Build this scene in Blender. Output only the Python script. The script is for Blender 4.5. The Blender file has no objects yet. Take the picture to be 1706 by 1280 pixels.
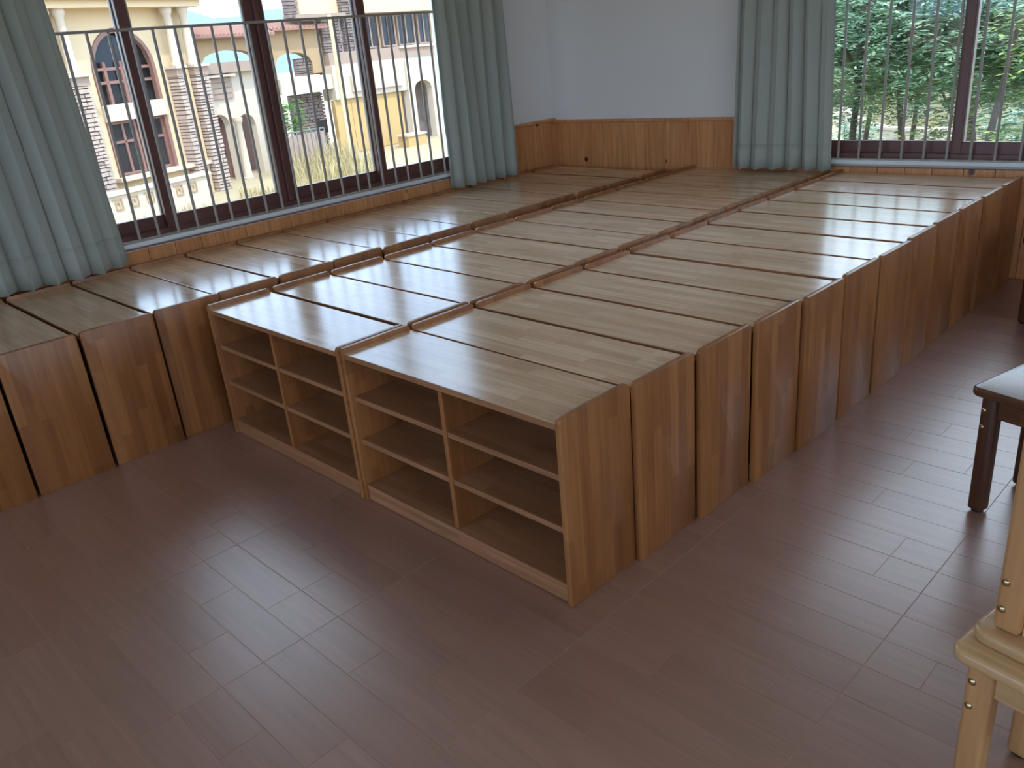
import bpy, bmesh, math, random
import numpy as np
from mathutils import Vector, Matrix

# ------------------------------------------------------------------ camera, world, sun, exposure
scn = bpy.context.scene
COL = scn.collection
FPX = 1377.03
CAM_LOC = Vector((1.2892, -1.3744, 1.4750))
CAM_ROT = (1.1772, 0.0873, 0.7816)
cam_data = bpy.data.cameras.new('camera')
cam_data.sensor_width = 36.0
cam_data.sensor_fit = 'HORIZONTAL'
cam_data.lens = FPX / 1706 * 36.0
cam_data.clip_start = 0.02
cam_data.clip_end = 2000
cam = bpy.data.objects.new('camera', cam_data)
cam.location = CAM_LOC
cam.rotation_euler = CAM_ROT
COL.objects.link(cam)
scn.camera = cam

world = bpy.data.worlds.new('sky')
scn.world = world
world.use_nodes = True
wn = world.node_tree
wn.nodes.clear()
w_out = wn.nodes.new('ShaderNodeOutputWorld')
w_bg = wn.nodes.new('ShaderNodeBackground')
w_tc = wn.nodes.new('ShaderNodeTexCoord')
w_ns = wn.nodes.new('ShaderNodeTexNoise')
w_ns.inputs['Scale'].default_value = 2.2
w_ns.inputs['Detail'].default_value = 5
w_rp = wn.nodes.new('ShaderNodeValToRGB')
w_rp.color_ramp.elements[0].position = 0.40
w_rp.color_ramp.elements[0].color = (0.44, 0.65, 1.0, 1)
w_rp.color_ramp.elements[1].position = 0.62
w_rp.color_ramp.elements[1].color = (0.74, 0.84, 1.0, 1)
wn.links.new(w_tc.outputs['Generated'], w_ns.inputs['Vector'])
wn.links.new(w_ns.outputs['Fac'], w_rp.inputs['Fac'])
wn.links.new(w_rp.outputs['Color'], w_bg.inputs['Color'])
w_bg.inputs['Strength'].default_value = 4.6
wn.links.new(w_bg.outputs['Background'], w_out.inputs['Surface'])

sun_data = bpy.data.lights.new('sun', 'SUN')
sun_data.energy = 3.6
sun_data.color = (1.0, 0.93, 0.80)
sun_data.angle = math.radians(1.0)
sun = bpy.data.objects.new('sun', sun_data)
sun.rotation_euler = Vector((-0.50, 0.16, -0.85)).to_track_quat('-Z', 'Y').to_euler()
COL.objects.link(sun)

scn.view_settings.view_transform = 'Standard'
scn.view_settings.look = 'None'
scn.view_settings.exposure = 0.25
scn.view_settings.gamma = 1.0
scn.view_settings.use_curve_mapping = False
scn.cycles.max_bounces = 10
scn.cycles.diffuse_bounces = 6
scn.cycles.glossy_bounces = 4
scn.cycles.transparent_max_bounces = 12
scn.cycles.use_denoising = True
scn.cycles.sample_clamp_indirect = 6.0

# room numbers (metres)
XL = -3.20          # inner face of the wall with the left window
XR = 4.20
YB = -4.60
ZC = 3.05
GROUND = -3.0
FW_A, FW_B = 3.78, 0.08   # far wall: y = FW_A + FW_B * x
FANG = math.atan(FW_B)

def farwall_y(x):
    return FW_A + FW_B * x

def portal(name, loc, rot, sx, sy):
    d = bpy.data.lights.new(name, 'AREA')
    d.shape = 'RECTANGLE'
    d.size = sx
    d.size_y = sy
    d.cycles.is_portal = True
    o = bpy.data.objects.new(name, d)
    o.location = loc
    o.rotation_euler = rot
    COL.objects.link(o)

portal('portal_left', (-3.30, 1.18, 1.62), (0, -math.pi / 2, 0), 1.96, 2.9)      # light goes +x
portal('portal_far', (0.20, farwall_y(0.20) + 0.12, 1.62), (-math.pi / 2, 0, FANG), 2.6, 1.96)   # light goes -y
portal('portal_back', (0.6, YB - 0.12, 1.65), (math.pi / 2, 0, 0), 6.4, 1.9)
portal('portal_right', (XR + 0.12, -0.6, 1.75), (0, math.pi / 2, 0), 1.7, 4.6)

# ------------------------------------------------------------------ pixel helpers (photo 1706 x 1280)
_E = cam.rotation_euler.to_matrix()
def ray(px, py):
    return _E @ Vector(((px - 853) / FPX, (640 - py) / FPX, -1.0))
def px_on_z(px, py, z):
    d = ray(px, py)
    return CAM_LOC + d * ((z - CAM_LOC.z) / d.z)

# ------------------------------------------------------------------ mesh builder
class MB:
    def __init__(self):
        self.v = []
        self.f = []
        self.m = []
    def add(self, vs, fs, mi=0):
        o = len(self.v)
        self.v += [tuple(p) for p in vs]
        self.f += [tuple(i + o for i in f) for f in fs]
        self.m += [mi] * len(fs)
        return self
    def box(self, x0, x1, y0, y1, z0, z1, mi=0, M=None):
        vs = [(x0, y0, z0), (x1, y0, z0), (x1, y1, z0), (x0, y1, z0), (x0, y0, z1), (x1, y0, z1), (x1, y1, z1), (x0, y1, z1)]
        if M is not None:
            vs = [M @ Vector(p) for p in vs]
        return self.add(vs, [(0, 3, 2, 1), (4, 5, 6, 7), (0, 1, 5, 4), (1, 2, 6, 5), (2, 3, 7, 6), (3, 0, 4, 7)], mi)
    def prism(self, prof, a0, a1, axis='x', mi=0):
        """closed 2-D profile swept along an axis; profile coords are the two other axes in order"""
        n = len(prof)
        def mk(p, a):
            if axis == 'x':
                return (a, p[0], p[1])
            if axis == 'y':
                return (p[0], a, p[1])
            return (p[0], p[1], a)
        vs = [mk(p, a0) for p in prof] + [mk(p, a1) for p in prof]
        fs = [(i, (i + 1) % n, (i + 1) % n + n, i + n) for i in range(n)]
        fs += [tuple(reversed(range(n))), tuple(range(n, 2 * n))]
        return self.add(vs, fs, mi)
    def tube(self, p0, p1, r0, r1=None, n=10, mi=0, caps=True):
        r1 = r0 if r1 is None else r1
        p0, p1 = Vector(p0), Vector(p1)
        d = (p1 - p0).normalized()
        a = d.orthogonal().normalized()
        b = d.cross(a)
        vs = []
        for p, r in ((p0, r0), (p1, r1)):
            for i in range(n):
                t = 2 * math.pi * i / n
                vs.append(p + (a * math.cos(t) + b * math.sin(t)) * r)
        fs = [(i, (i + 1) % n, (i + 1) % n + n, i + n) for i in range(n)]
        if caps:
            fs += [tuple(reversed(range(n))), tuple(range(n, 2 * n))]
        return self.add(vs, fs, mi)
    def lathe(self, prof, c=(0, 0, 0), n=16, mi=0):
        vs, fs = [], []
        for r, z in prof:
            for i in range(n):
                t = 2 * math.pi * i / n
                vs.append((c[0] + r * math.cos(t), c[1] + r * math.sin(t), c[2] + z))
        for k in range(len(prof) - 1):
            for i in range(n):
                j = (i + 1) % n
                fs.append((k * n + i, k * n + j, (k + 1) * n + j, (k + 1) * n + i))
        fs.append(tuple(reversed(range(n))))
        fs.append(tuple(range((len(prof) - 1) * n, len(prof) * n)))
        return self.add(vs, fs, mi)
    def mesh(self, name, mats, bevel=0.0, seg=2, smooth=False):
        me = bpy.data.meshes.new(name)
        me.from_pydata(self.v, [], self.f)
        for m in (mats if isinstance(mats, (list, tuple)) else [mats]):
            me.materials.append(m)
        for p, mi in zip(me.polygons, self.m):
            p.material_index = mi
        bm = bmesh.new()
        bm.from_mesh(me)
        bmesh.ops.recalc_face_normals(bm, faces=bm.faces)
        if bevel > 0:
            es = [e for e in bm.edges if len(e.link_faces) == 2 and e.calc_face_angle(0) > 0.6]
            bmesh.ops.bevel(bm, geom=es, offset=bevel, segments=seg, profile=0.5, affect='EDGES', clamp_overlap=True)
        bm.to_mesh(me)
        bm.free()
        if smooth:
            for p in me.polygons:
                p.use_smooth = True
            try:
                me.set_sharp_from_angle(angle=math.radians(40))
            except Exception:
                pass
        me.update()
        return me
    def build(self, name, mats, parent=None, bevel=0.0, seg=2, smooth=False):
        return link(name, self.mesh(name, mats, bevel, seg, smooth), parent)

def link(name, me, parent=None):
    o = bpy.data.objects.new(name, me)
    COL.objects.link(o)
    if parent is not None:
        o.parent = parent
    return o

def empty(name, loc=(0, 0, 0), rz=0.0, parent=None):
    o = bpy.data.objects.new(name, None)
    o.empty_display_size = 0.1
    o.location = loc
    o.rotation_euler = (0, 0, rz)
    COL.objects.link(o)
    if parent is not None:
        o.parent = parent
    return o

def tag(o, label=None, cat=None, group=None, kind=None):
    if label: o['label'] = label
    if cat: o['category'] = cat
    if group: o['group'] = group
    if kind: o['kind'] = kind
    return o

def copy_tree(o, parent=None):
    c = o.copy()
    COL.objects.link(c)
    c.parent = parent
    for ch in o.children:
        copy_tree(ch, c)
    return c

def rrect(y0, y1, z0, z1, rb=0.002, rt=0.014, n=5):
    """rounded rectangle profile, small radius at the bottom, larger at the top"""
    pts = []
    for (cy, cz, r, a0) in ((y1 - rb, z0 + rb, rb, -90), (y1 - rt, z1 - rt, rt, 0), (y0 + rt, z1 - rt, rt, 90), (y0 + rb, z0 + rb, rb, 180)):
        for i in range(n + 1):
            a = math.radians(a0 + 90 * i / n)
            pts.append((cy + r * math.cos(a), cz + r * math.sin(a)))
    return pts

# ------------------------------------------------------------------ materials
def srgb(r, g, b):
    def f(c):
        c /= 255.0
        return c / 12.92 if c <= 0.04045 else ((c + 0.055) / 1.055) ** 2.4
    return (f(r), f(g), f(b), 1.0)

class NT:
    def __init__(self, name):
        self.mat = bpy.data.materials.new(name)
        self.mat.use_nodes = True
        self.t = self.mat.node_tree
        self.t.nodes.clear()
        self.out = self.t.nodes.new('ShaderNodeOutputMaterial')
    def n(self, typ, **kw):
        nd = self.t.nodes.new(typ)
        for k, v in kw.items():
            setattr(nd, k, v)
        return nd
    def l(self, a, b):
        self.t.links.new(a, b)
    def surf(self, s):
        self.l(s, self.out.inputs['Surface'])

def mix_rgb(nt, a, b, fac, typ='MIX'):
    m = nt.n('ShaderNodeMix', data_type='RGBA', blend_type=typ)
    for sock, val in ((m.inputs[0], fac), (m.inputs[6], a), (m.inputs[7], b)):
        if hasattr(val, 'is_output'):
            nt.l(val, sock)
        else:
            sock.default_value = val
    return m.outputs[2]

def plain(name, col, rough=0.6, var=0.12, scale=6.0, spec=0.5, metal=0.0, bump=0.0, coat=0.0):
    nt = NT(name)
    p = nt.n('ShaderNodeBsdfPrincipled')
    tc = nt.n('ShaderNodeTexCoord')
    ns = nt.n('ShaderNodeTexNoise')
    ns.inputs['Scale'].default_value = scale
    ns.inputs['Detail'].default_value = 4
    nt.l(tc.outputs['Object'], ns.inputs['Vector'])
    mr = nt.n('ShaderNodeMapRange')
    mr.inputs['To Min'].default_value = 1 - var
    mr.inputs['To Max'].default_value = 1 + var
    nt.l(ns.outputs['Fac'], mr.inputs['Value'])
    mul = nt.n('ShaderNodeVectorMath', operation='SCALE')
    mul.inputs[0].default_value = col[:3]
    nt.l(mr.outputs['Result'], mul.inputs['Scale'])
    nt.l(mul.outputs['Vector'], p.inputs['Base Color'])
    p.inputs['Roughness'].default_value = rough
    p.inputs['Specular IOR Level'].default_value = spec
    p.inputs['Metallic'].default_value = metal
    p.inputs['Coat Weight'].default_value = coat
    if bump > 0:
        b = nt.n('ShaderNodeBump')
        b.inputs['Strength'].default_value = bump
        b.inputs['Distance'].default_value = 0.01
        nt.l(ns.outputs['Fac'], b.inputs['Height'])
        nt.l(b.outputs['Normal'], p.inputs['Normal'])
    nt.surf(p.outputs['BSDF'])
    return nt.mat

def staves(name, ca, cb, along, across, length=0.33, width=0.042, rough=0.24, spec=0.5, contrast=1.0, knots=False, grain=0.22, coat=0.0, bump=0.02, smudge=False):
    """finger-jointed boards: staves run along one object axis"""
    nt = NT(name)
    p = nt.n('ShaderNodeBsdfPrincipled')
    tc = nt.n('ShaderNodeTexCoord')
    oi = nt.n('ShaderNodeObjectInfo')
    rs = nt.n('ShaderNodeMath', operation='MULTIPLY')
    rs.inputs[1].default_value = 37.0
    nt.l(oi.outputs['Random'], rs.inputs[0])
    ad = nt.n('ShaderNodeVectorMath', operation='ADD')
    nt.l(tc.outputs['Object'], ad.inputs[0])
    nt.l(rs.outputs[0], ad.inputs[1])
    sp = nt.n('ShaderNodeSeparateXYZ')
    nt.l(ad.outputs[0], sp.inputs[0])
    cb_ = nt.n('ShaderNodeCombineXYZ')
    nt.l(sp.outputs[along], cb_.inputs[0])
    if len(across) == 1:
        nt.l(sp.outputs[across], cb_.inputs[1])
    else:
        s2 = nt.n('ShaderNodeMath', operation='ADD')
        nt.l(sp.outputs[across[0]], s2.inputs[0])
        nt.l(sp.outputs[across[1]], s2.inputs[1])
        nt.l(s2.outputs[0], cb_.inputs[1])
    br = nt.n('ShaderNodeTexBrick')
    br.offset = 0.37
    br.offset_frequency = 2
    br.squash = 0.8
    br.squash_frequency = 3
    br.inputs['Color1'].default_value = ca
    br.inputs['Color2'].default_value = cb
    br.inputs['Mortar'].default_value = tuple(0.5 * (a + b) * 0.9 for a, b in zip(ca, cb))
    br.inputs['Scale'].default_value = 1.0
    br.inputs['Mortar Size'].default_value = 0.0006
    br.inputs['Mortar Smooth'].default_value = 0.3
    br.inputs['Bias'].default_value = 0.0
    br.inputs['Brick Width'].default_value = length
    br.inputs['Row Height'].default_value = width
    nt.l(cb_.outputs[0], br.inputs['Vector'])
    mp = nt.n('ShaderNodeMapping')
    mp.inputs['Scale'].default_value = (3.0, 60.0, 60.0)
    nt.l(cb_.outputs[0], mp.inputs['Vector'])
    ns = nt.n('ShaderNodeTexNoise')
    ns.inputs['Scale'].default_value = 1.0
    ns.inputs['Detail'].default_value = 5
    ns.inputs['Distortion'].default_value = 0.6
    nt.l(mp.outputs[0], ns.inputs['Vector'])
    mr = nt.n('ShaderNodeMapRange')
    mr.inputs['From Min'].default_value = 0.25
    mr.inputs['From Max'].default_value = 0.75
    mr.inputs['To Min'].default_value = 1 - grain
    mr.inputs['To Max'].default_value = 1 + grain * 0.6
    nt.l(ns.outputs['Fac'], mr.inputs['Value'])
    mul = nt.n('ShaderNodeVectorMath', operation='SCALE')
    nt.l(br.outputs['Color'], mul.inputs[0])
    nt.l(mr.outputs['Result'], mul.inputs['Scale'])
    col = mul.outputs[0]
    if knots:
        vo = nt.n('ShaderNodeTexVoronoi')
        vo.inputs['Scale'].default_value = 5.0
        nt.l(ad.outputs[0], vo.inputs['Vector'])
        kr = nt.n('ShaderNodeMapRange')
        kr.inputs['From Min'].default_value = 0.06
        kr.inputs['From Max'].default_value = 0.12
        kr.inputs['To Min'].default_value = 1.0
        kr.inputs['To Max'].default_value = 0.0
        nt.l(vo.outputs['Distance'], kr.inputs['Value'])
        col = mix_rgb(nt, col, srgb(70, 38, 20), kr.outputs[0])
    nt.l(col, p.inputs['Base Color'])
    rr = nt.n('ShaderNodeMapRange')
    rr.inputs['To Min'].default_value = rough * 0.85
    rr.inputs['To Max'].default_value = rough * 1.2
    nt.l(ns.outputs['Fac'], rr.inputs['Value'])
    if smudge:
        sm = nt.n('ShaderNodeTexNoise')
        sm.inputs['Scale'].default_value = 3.2
        sm.inputs['Detail'].default_value = 6
        sm.inputs['Roughness'].default_value = 0.65
        nt.l(ad.outputs[0], sm.inputs['Vector'])
        sr = nt.n('ShaderNodeMapRange')
        sr.inputs['From Min'].default_value = 0.61
        sr.inputs['From Max'].default_value = 0.70
        sr.inputs['To Min'].default_value = 0.0
        sr.inputs['To Max'].default_value = 0.09
        nt.l(sm.outputs['Fac'], sr.inputs['Value'])
        sa = nt.n('ShaderNodeMath', operation='ADD')
        nt.l(rr.outputs[0], sa.inputs[0])
        nt.l(sr.outputs[0], sa.inputs[1])
        nt.l(sa.outputs[0], p.inputs['Roughness'])
    else:
        nt.l(rr.outputs[0], p.inputs['Roughness'])
    p.inputs['Specular IOR Level'].default_value = spec
    p.inputs['Coat Weight'].default_value = coat
    p.inputs['Coat Roughness'].default_value = 0.12
    bp = nt.n('ShaderNodeBump')
    bp.inputs['Strength'].default_value = bump
    bp.inputs['Distance'].default_value = 0.004
    nt.l(ns.outputs['Fac'], bp.inputs['Height'])
    nt.l(bp.outputs[0], p.inputs['Normal'])
    nt.surf(p.outputs['BSDF'])
    return nt.mat

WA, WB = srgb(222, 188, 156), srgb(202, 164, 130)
M_TOP = staves('rubberwood_top_sheen', WA, WB, 'X', 'YZ', rough=0.175, spec=0.7, bump=0.01, smudge=True)  # same wood as the sides, lightened: window sheen put into the colour
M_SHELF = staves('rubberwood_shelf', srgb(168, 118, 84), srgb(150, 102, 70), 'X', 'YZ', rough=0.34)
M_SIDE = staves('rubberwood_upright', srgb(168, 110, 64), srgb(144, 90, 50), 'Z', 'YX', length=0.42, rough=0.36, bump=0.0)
M_STOOL = staves('stool_pine', srgb(206, 164, 118), srgb(192, 148, 102), 'X', 'YZ', length=0.8, width=0.06, rough=0.25)
M_DARK = staves('stool_backlit_shade', srgb(112, 74, 52), srgb(96, 60, 42), 'X', 'YZ', length=0.8, width=0.06, rough=0.22)  # stool wood darkened: backlit shade put into the colour of seat and legs
M_STOOL_BACKLIT_Z = staves('stool_backlit_shade_upright', srgb(96, 60, 42), srgb(82, 50, 36), 'Z', 'YX', length=0.9, width=0.06, rough=0.3)
M_STOOL_Z = staves('stool_pine_upright', srgb(204, 156, 106), srgb(190, 138, 90), 'Z', 'YX', length=0.9, width=0.06, rough=0.3)
M_PINE = staves('knotty_pine', srgb(214, 150, 98), srgb(198, 132, 84), 'Z', 'YX', length=3.0, width=0.11, rough=0.3, knots=True, grain=0.3)
M_WALL = plain('white_wall_paint', srgb(228, 225, 223), rough=0.75, var=0.02, scale=3)
M_CEIL = plain('ceiling_paint', srgb(236, 235, 230), rough=0.85, var=0.01)
M_SILL = plain('white_sill_stone', srgb(222, 224, 226), rough=0.35, var=0.05, scale=12)
M_FRAME = plain('brown_window_aluminium', srgb(104, 66, 60), rough=0.35, var=0.08, scale=3, metal=0.0)
M_GASKET = plain('grey_sash_track', srgb(150, 140, 132), rough=0.45, var=0.05)
M_BAR = plain('steel_bar', srgb(158, 148, 140), rough=0.3, var=0.06)
M_GROUT = plain('tile_joint', srgb(176, 142, 120), rough=0.7, var=0.1)
M_BOLT = plain('brass_bolt', srgb(190, 170, 130), rough=0.22, var=0.03, metal=1.0)
M_FOOT = plain('dark_foot_pad', srgb(40, 34, 32), rough=0.6)

def floor_material():
    nt = NT('wood_look_tile')
    p = nt.n('ShaderNodeBsdfPrincipled')
    geo = nt.n('ShaderNodeNewGeometry')
    tc = nt.n('ShaderNodeTexCoord')
    oi = nt.n('ShaderNodeObjectInfo')
    isl = nt.n('ShaderNodeMath', operation='ADD')
    nt.l(geo.outputs['Random Per Island'], isl.inputs[0])
    nt.l(oi.outputs['Random'], isl.inputs[1])
    fr = nt.n('ShaderNodeMath', operation='FRACT')
    nt.l(isl.outputs[0], fr.inputs[0])
    rp = nt.n('ShaderNodeValToRGB')
    rp.color_ramp.elements[0].color = srgb(150, 110, 94)
    rp.color_ramp.elements[1].color = srgb(157, 117, 101)
    nt.l(fr.outputs[0], rp.inputs['Fac'])
    ad = nt.n('ShaderNodeVectorMath', operation='ADD')
    nt.l(tc.outputs['Object'], ad.inputs[0])
    sc = nt.n('ShaderNodeMath', operation='MULTIPLY')
    sc.inputs[1].default_value = 23.0
    nt.l(fr.outputs[0], sc.inputs[0])
    nt.l(sc.outputs[0], ad.inputs[1])
    mp = nt.n('ShaderNodeMapping')
    mp.inputs['Scale'].default_value = (2.5, 55, 55)
    nt.l(ad.outputs[0], mp.inputs['Vector'])
    ns = nt.n('ShaderNodeTexNoise')
    ns.inputs['Scale'].default_value = 1.0
    ns.inputs['Detail'].default_value = 6
    ns.inputs['Distortion'].default_value = 0.8
    nt.l(mp.outputs[0], ns.inputs['Vector'])
    mr = nt.n('ShaderNodeMapRange')
    mr.inputs['From Min'].default_value = 0.25
    mr.inputs['From Max'].default_value = 0.75
    mr.inputs['To Min'].default_value = 0.86
    mr.inputs['To Max'].default_value = 1.10
    nt.l(ns.outputs['Fac'], mr.inputs['Value'])
    mul = nt.n('ShaderNodeVectorMath', operation='SCALE')
    nt.l(rp.outputs['Color'], mul.inputs[0])
    nt.l(mr.outputs[0], mul.inputs['Scale'])
    nt.l(mul.outputs[0], p.inputs['Base Color'])
    p.inputs['Roughness'].default_value = 0.32
    p.inputs['Specular IOR Level'].default_value = 1.0
    p.inputs['Coat Weight'].default_value = 0.2
    p.inputs['Coat Roughness'].default_value = 0.28
    b = nt.n('ShaderNodeBump')
    b.inputs['Strength'].default_value = 0.04
    b.inputs['Distance'].default_value = 0.003
    nt.l(ns.outputs['Fac'], b.inputs['Height'])
    nt.l(b.outputs[0], p.inputs['Normal'])
    nt.surf(p.outputs['BSDF'])
    return nt.mat
M_TILE = floor_material()

def glass_material():
    nt = NT('window_glass')
    tr = nt.n('ShaderNodeBsdfTransparent')
    tr.inputs['Color'].default_value = (0.93, 0.96, 0.95, 1)
    gl = nt.n('ShaderNodeBsdfGlossy')
    gl.inputs['Roughness'].default_value = 0.03
    fr = nt.n('ShaderNodeFresnel')
    fr.inputs['IOR'].default_value = 1.35
    mx = nt.n('ShaderNodeMixShader')
    nt.l(fr.outputs[0], mx.inputs['Fac'])
    nt.l(tr.outputs[0], mx.inputs[1])
    nt.l(gl.outputs[0], mx.inputs[2])
    nt.surf(mx.outputs[0])
    return nt.mat
M_GLASS = glass_material()

def curtain_material():
    nt = NT('sage_curtain_cloth')
    tc = nt.n('ShaderNodeTexCoord')
    wv = nt.n('ShaderNodeTexNoise')
    wv.inputs['Scale'].default_value = 180
    nt.l(tc.outputs['Object'], wv.inputs['Vector'])
    col = mix_rgb(nt, srgb(170, 173, 163), srgb(186, 188, 178), wv.outputs['Fac'])
    p = nt.n('ShaderNodeBsdfPrincipled')
    nt.l(col, p.inputs['Base Color'])
    p.inputs['Roughness'].default_value = 0.8
    p.inputs['Specular IOR Level'].default_value = 0.2
    p.inputs['Sheen Weight'].default_value = 0.15
    t = nt.n('ShaderNodeBsdfTranslucent')
    t.inputs['Color'].default_value = srgb(125, 160, 146)
    mx = nt.n('ShaderNodeMixShader')
    mx.inputs['Fac'].default_value = 0.16
    nt.l(p.outputs[0], mx.inputs[1])
    nt.l(t.outputs[0], mx.inputs[2])
    nt.surf(mx.outputs[0])
    return nt.mat
M_CURT = curtain_material()

# ------------------------------------------------------------------ the room: floor with tiles
rnd = random.Random(4)
fl = MB().box(XL - 0.24, XR + 0.24, YB - 0.24, 4.35, -0.12, -0.0006).build('floor', M_GROUT)
tag(fl, 'brown wood-look tile floor with pale joints', kind='structure')
TS = 0.6
TX0, TY0 = 0.083, 0.153
def tile_mesh(seed):
    r = random.Random(seed)
    mb = MB()
    g = 0.0008
    for s in range(5):
        y0, y1 = s * 0.12, (s + 1) * 0.12
        cuts = [0.0] + ([r.choice([0.13, 0.22, 0.31, 0.40, 0.47])] if r.random() < 0.85 else []) + [TS]
        for a, b in zip(cuts[:-1], cuts[1:]):
            ga = 0.0012 if a == 0 else g
            gb = 0.0012 if b == TS else g
            gy0 = 0.0012 if s == 0 else g
            gy1 = 0.0012 if s == 4 else g
            mb.box(a + ga, b - gb, y0 + gy0, y1 - gy1, -0.0012, 0.0)
    return mb.mesh('tile', M_TILE)
tile_meshes = [tile_mesh(10 + k) for k in range(7)]
def clipped_tile(x0, x1, y0, y1):
    """a cut tile at the edge of the room, strips kept"""
    mb = MB()
    y = y0
    while y < y1 - 1e-4:
        ny = min(y1, y + 0.12)
        mb.box(x0 + 0.0012, x1 - 0.0012, y + 0.0008, ny - 0.0008, -0.0012, 0.0)
        y = ny
    return mb.mesh('tile', M_TILE)
i0 = math.floor((XL - TX0) / TS)
i1 = math.ceil((XR - TX0) / TS)
j0 = math.floor((YB - TY0) / TS)
j1 = math.ceil((4.1 - TY0) / TS)
for i in range(i0, i1):
    for j in range(j0, j1):
        x0, y0 = TX0 + i * TS, TY0 + j * TS
        cx0, cx1 = max(x0, XL), min(x0 + TS, XR)
        cy0, cy1 = max(y0, YB), min(y0 + TS, 4.1)
        if cx1 - cx0 < 0.02 or cy1 - cy0 < 0.02:
            continue
        if cx1 - cx0 > TS - 1e-4 and cy1 - cy0 > TS - 1e-4:
            t = link('tile', rnd.choice(tile_meshes), fl)
            t.location = (x0, y0, 0)
        else:
            t = link('tile', clipped_tile(0, cx1 - cx0, 0, cy1 - cy0), fl)
            t.location = (cx0, cy0, 0)

ce = MB().box(XL - 0.24, XR + 0.24, YB - 0.24, 4.35, ZC, ZC + 0.15).build('ceiling', M_CEIL)
tag(ce, 'plain white painted ceiling', kind='structure')

# left wall with the window opening (y WY0..WY1)
WY0, WY1 = -0.28, 2.62
WZ0, WZ1 = 0.655, 2.58
XO = XL - 0.24
wl = MB()
wl.box(XO, XL, YB - 0.24, WY0, 0, ZC)
wl.box(XO, XL, WY1, 4.2, 0, ZC)
wl.box(XO, XL, WY0, WY1, 0, WZ0)
wl.box(XO, XL, WY0, WY1, WZ1, ZC)
wall_left = tag(wl.build('wall_left', M_WALL), 'white wall with the barred window over the left cabinets', kind='structure')

# far wall (turned by FANG about the point (0, FW_A))
FM = Matrix.Translation((0, FW_A, 0)) @ Matrix.Rotation(FANG, 4, 'Z')
FX0, FX1 = -1.26, 1.52
FZ0 = 0.612
wf = MB()
wf.box(-3.75, FX0, 0, 0.24, 0, ZC, M=FM)
wf.box(FX1, 4.55, 0, 0.24, 0, ZC, M=FM)
wf.box(FX0, FX1, 0, 0.24, 0, FZ0, M=FM)
wf.box(FX0, FX1, 0, 0.24, 2.58, ZC, M=FM)
wall_far = tag(wf.build('wall_far', M_WALL), 'white far wall above the pine wainscot', kind='structure')

# back and right walls, out of view, with unseen windows added to brighten the room
wb = MB()
wb.box(XL - 0.24, -2.6, YB - 0.24, YB, 0, ZC).box(3.8, XR + 0.24, YB - 0.24, YB, 0, ZC)
wb.box(-2.6, 3.8, YB - 0.24, YB, 0, 0.70).box(-2.6, 3.8, YB - 0.24, YB, 2.6, ZC)
tag(wb.build('wall_back', M_WALL), 'white wall behind the viewer', kind='structure')
wr = MB()
wr.box(XR, XR + 0.24, YB - 0.24, -2.9, 0, ZC).box(XR, XR + 0.24, 1.7, 4.4, 0, ZC)
wr.box(XR, XR + 0.24, -2.9, 1.7, 2.6, ZC).box(XR, XR + 0.24, -2.9, 1.7, 0, 0.90)
tag(wr.build('wall_right', M_WALL), 'white wall to the right of the aisle', kind='structure')

# ------------------------------------------------------------------ windows
def sash(win, M, a0, a1, z0, z1, d0, mid=False):
    """one sliding sash in wall coords: a along the wall, d = depth behind the inner wall face; M maps (a, d, z)"""
    w = 0.055
    t = 0.030
    for nm, bx in (('sash_stile', (a0, a0 + w, z0, z1)), ('sash_stile', (a1 - w, a1, z0, z1)), ('sash_rail', (a0 + w, a1 - w, z0, z0 + 0.07)), ('sash_rail', (a0 + w, a1 - w, z1 - 0.06, z1))):
        MB().box(bx[0], bx[1], d0, d0 + t, bx[2], bx[3], M=M).build(nm, M_FRAME, win, bevel=0.003)
    MB().box(a0 + w - 0.008, a1 - w + 0.008, d0 + 0.012, d0 + 0.017, z0 + 0.062, z1 - 0.052, M=M).build('pane', M_GLASS, win)
    MB().box(a0 + w, a0 + w + 0.008, d0 + 0.004, d0 + 0.026, z0 + 0.07, z1 - 0.06, M=M).build('gasket', M_GASKET, win)
    MB().box(a1 - w - 0.008, a1 - w, d0 + 0.004, d0 + 0.026, z0 + 0.07, z1 - 0.06, M=M).build('gasket', M_GASKET, win)

def window(name, label, M, a0, a1, z0, z1, posts, stiles, depth=0.03):
    """outer frame, posts between bays and two sliding sashes per bay"""
    win = tag(empty(name), label, kind='structure')
    f = MB()
    f.box(a0, a1, depth, depth + 0.09, z0, z0 + 0.035, M=M)
    f.box(a0, a1, depth, depth + 0.09, z1 - 0.05, z1, M=M)
    f.box(a0, a0 + 0.05, depth, depth + 0.09, z0 + 0.035, z1 - 0.05, M=M)
    f.box(a1 - 0.05, a1, depth, depth + 0.09, z0 + 0.035, z1 - 0.05, M=M)
    f.build('outer_frame', M_FRAME, win, bevel=0.002)
    edges = [a0 + 0.05]
    for p0, p1 in posts:
        MB().box(p0, p1, depth - 0.01, depth + 0.10, z0 + 0.035, z1 - 0.05, M=M).build('post', M_FRAME, win, bevel=0.004)
        edges += [p0, p1]
    edges.append(a1 - 0.05)
    for k in range(len(posts) + 1):
        b0, b1 = edges[2 * k], edges[2 * k + 1]
        s = stiles[k]
        sash(win, M, b0, s + 0.03, z0 + 0.03, z1 - 0.045, depth + 0.050)
        sash(win, M, s - 0.03, b1, z0 + 0.03, z1 - 0.045, depth + 0.010)
    return win

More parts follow.
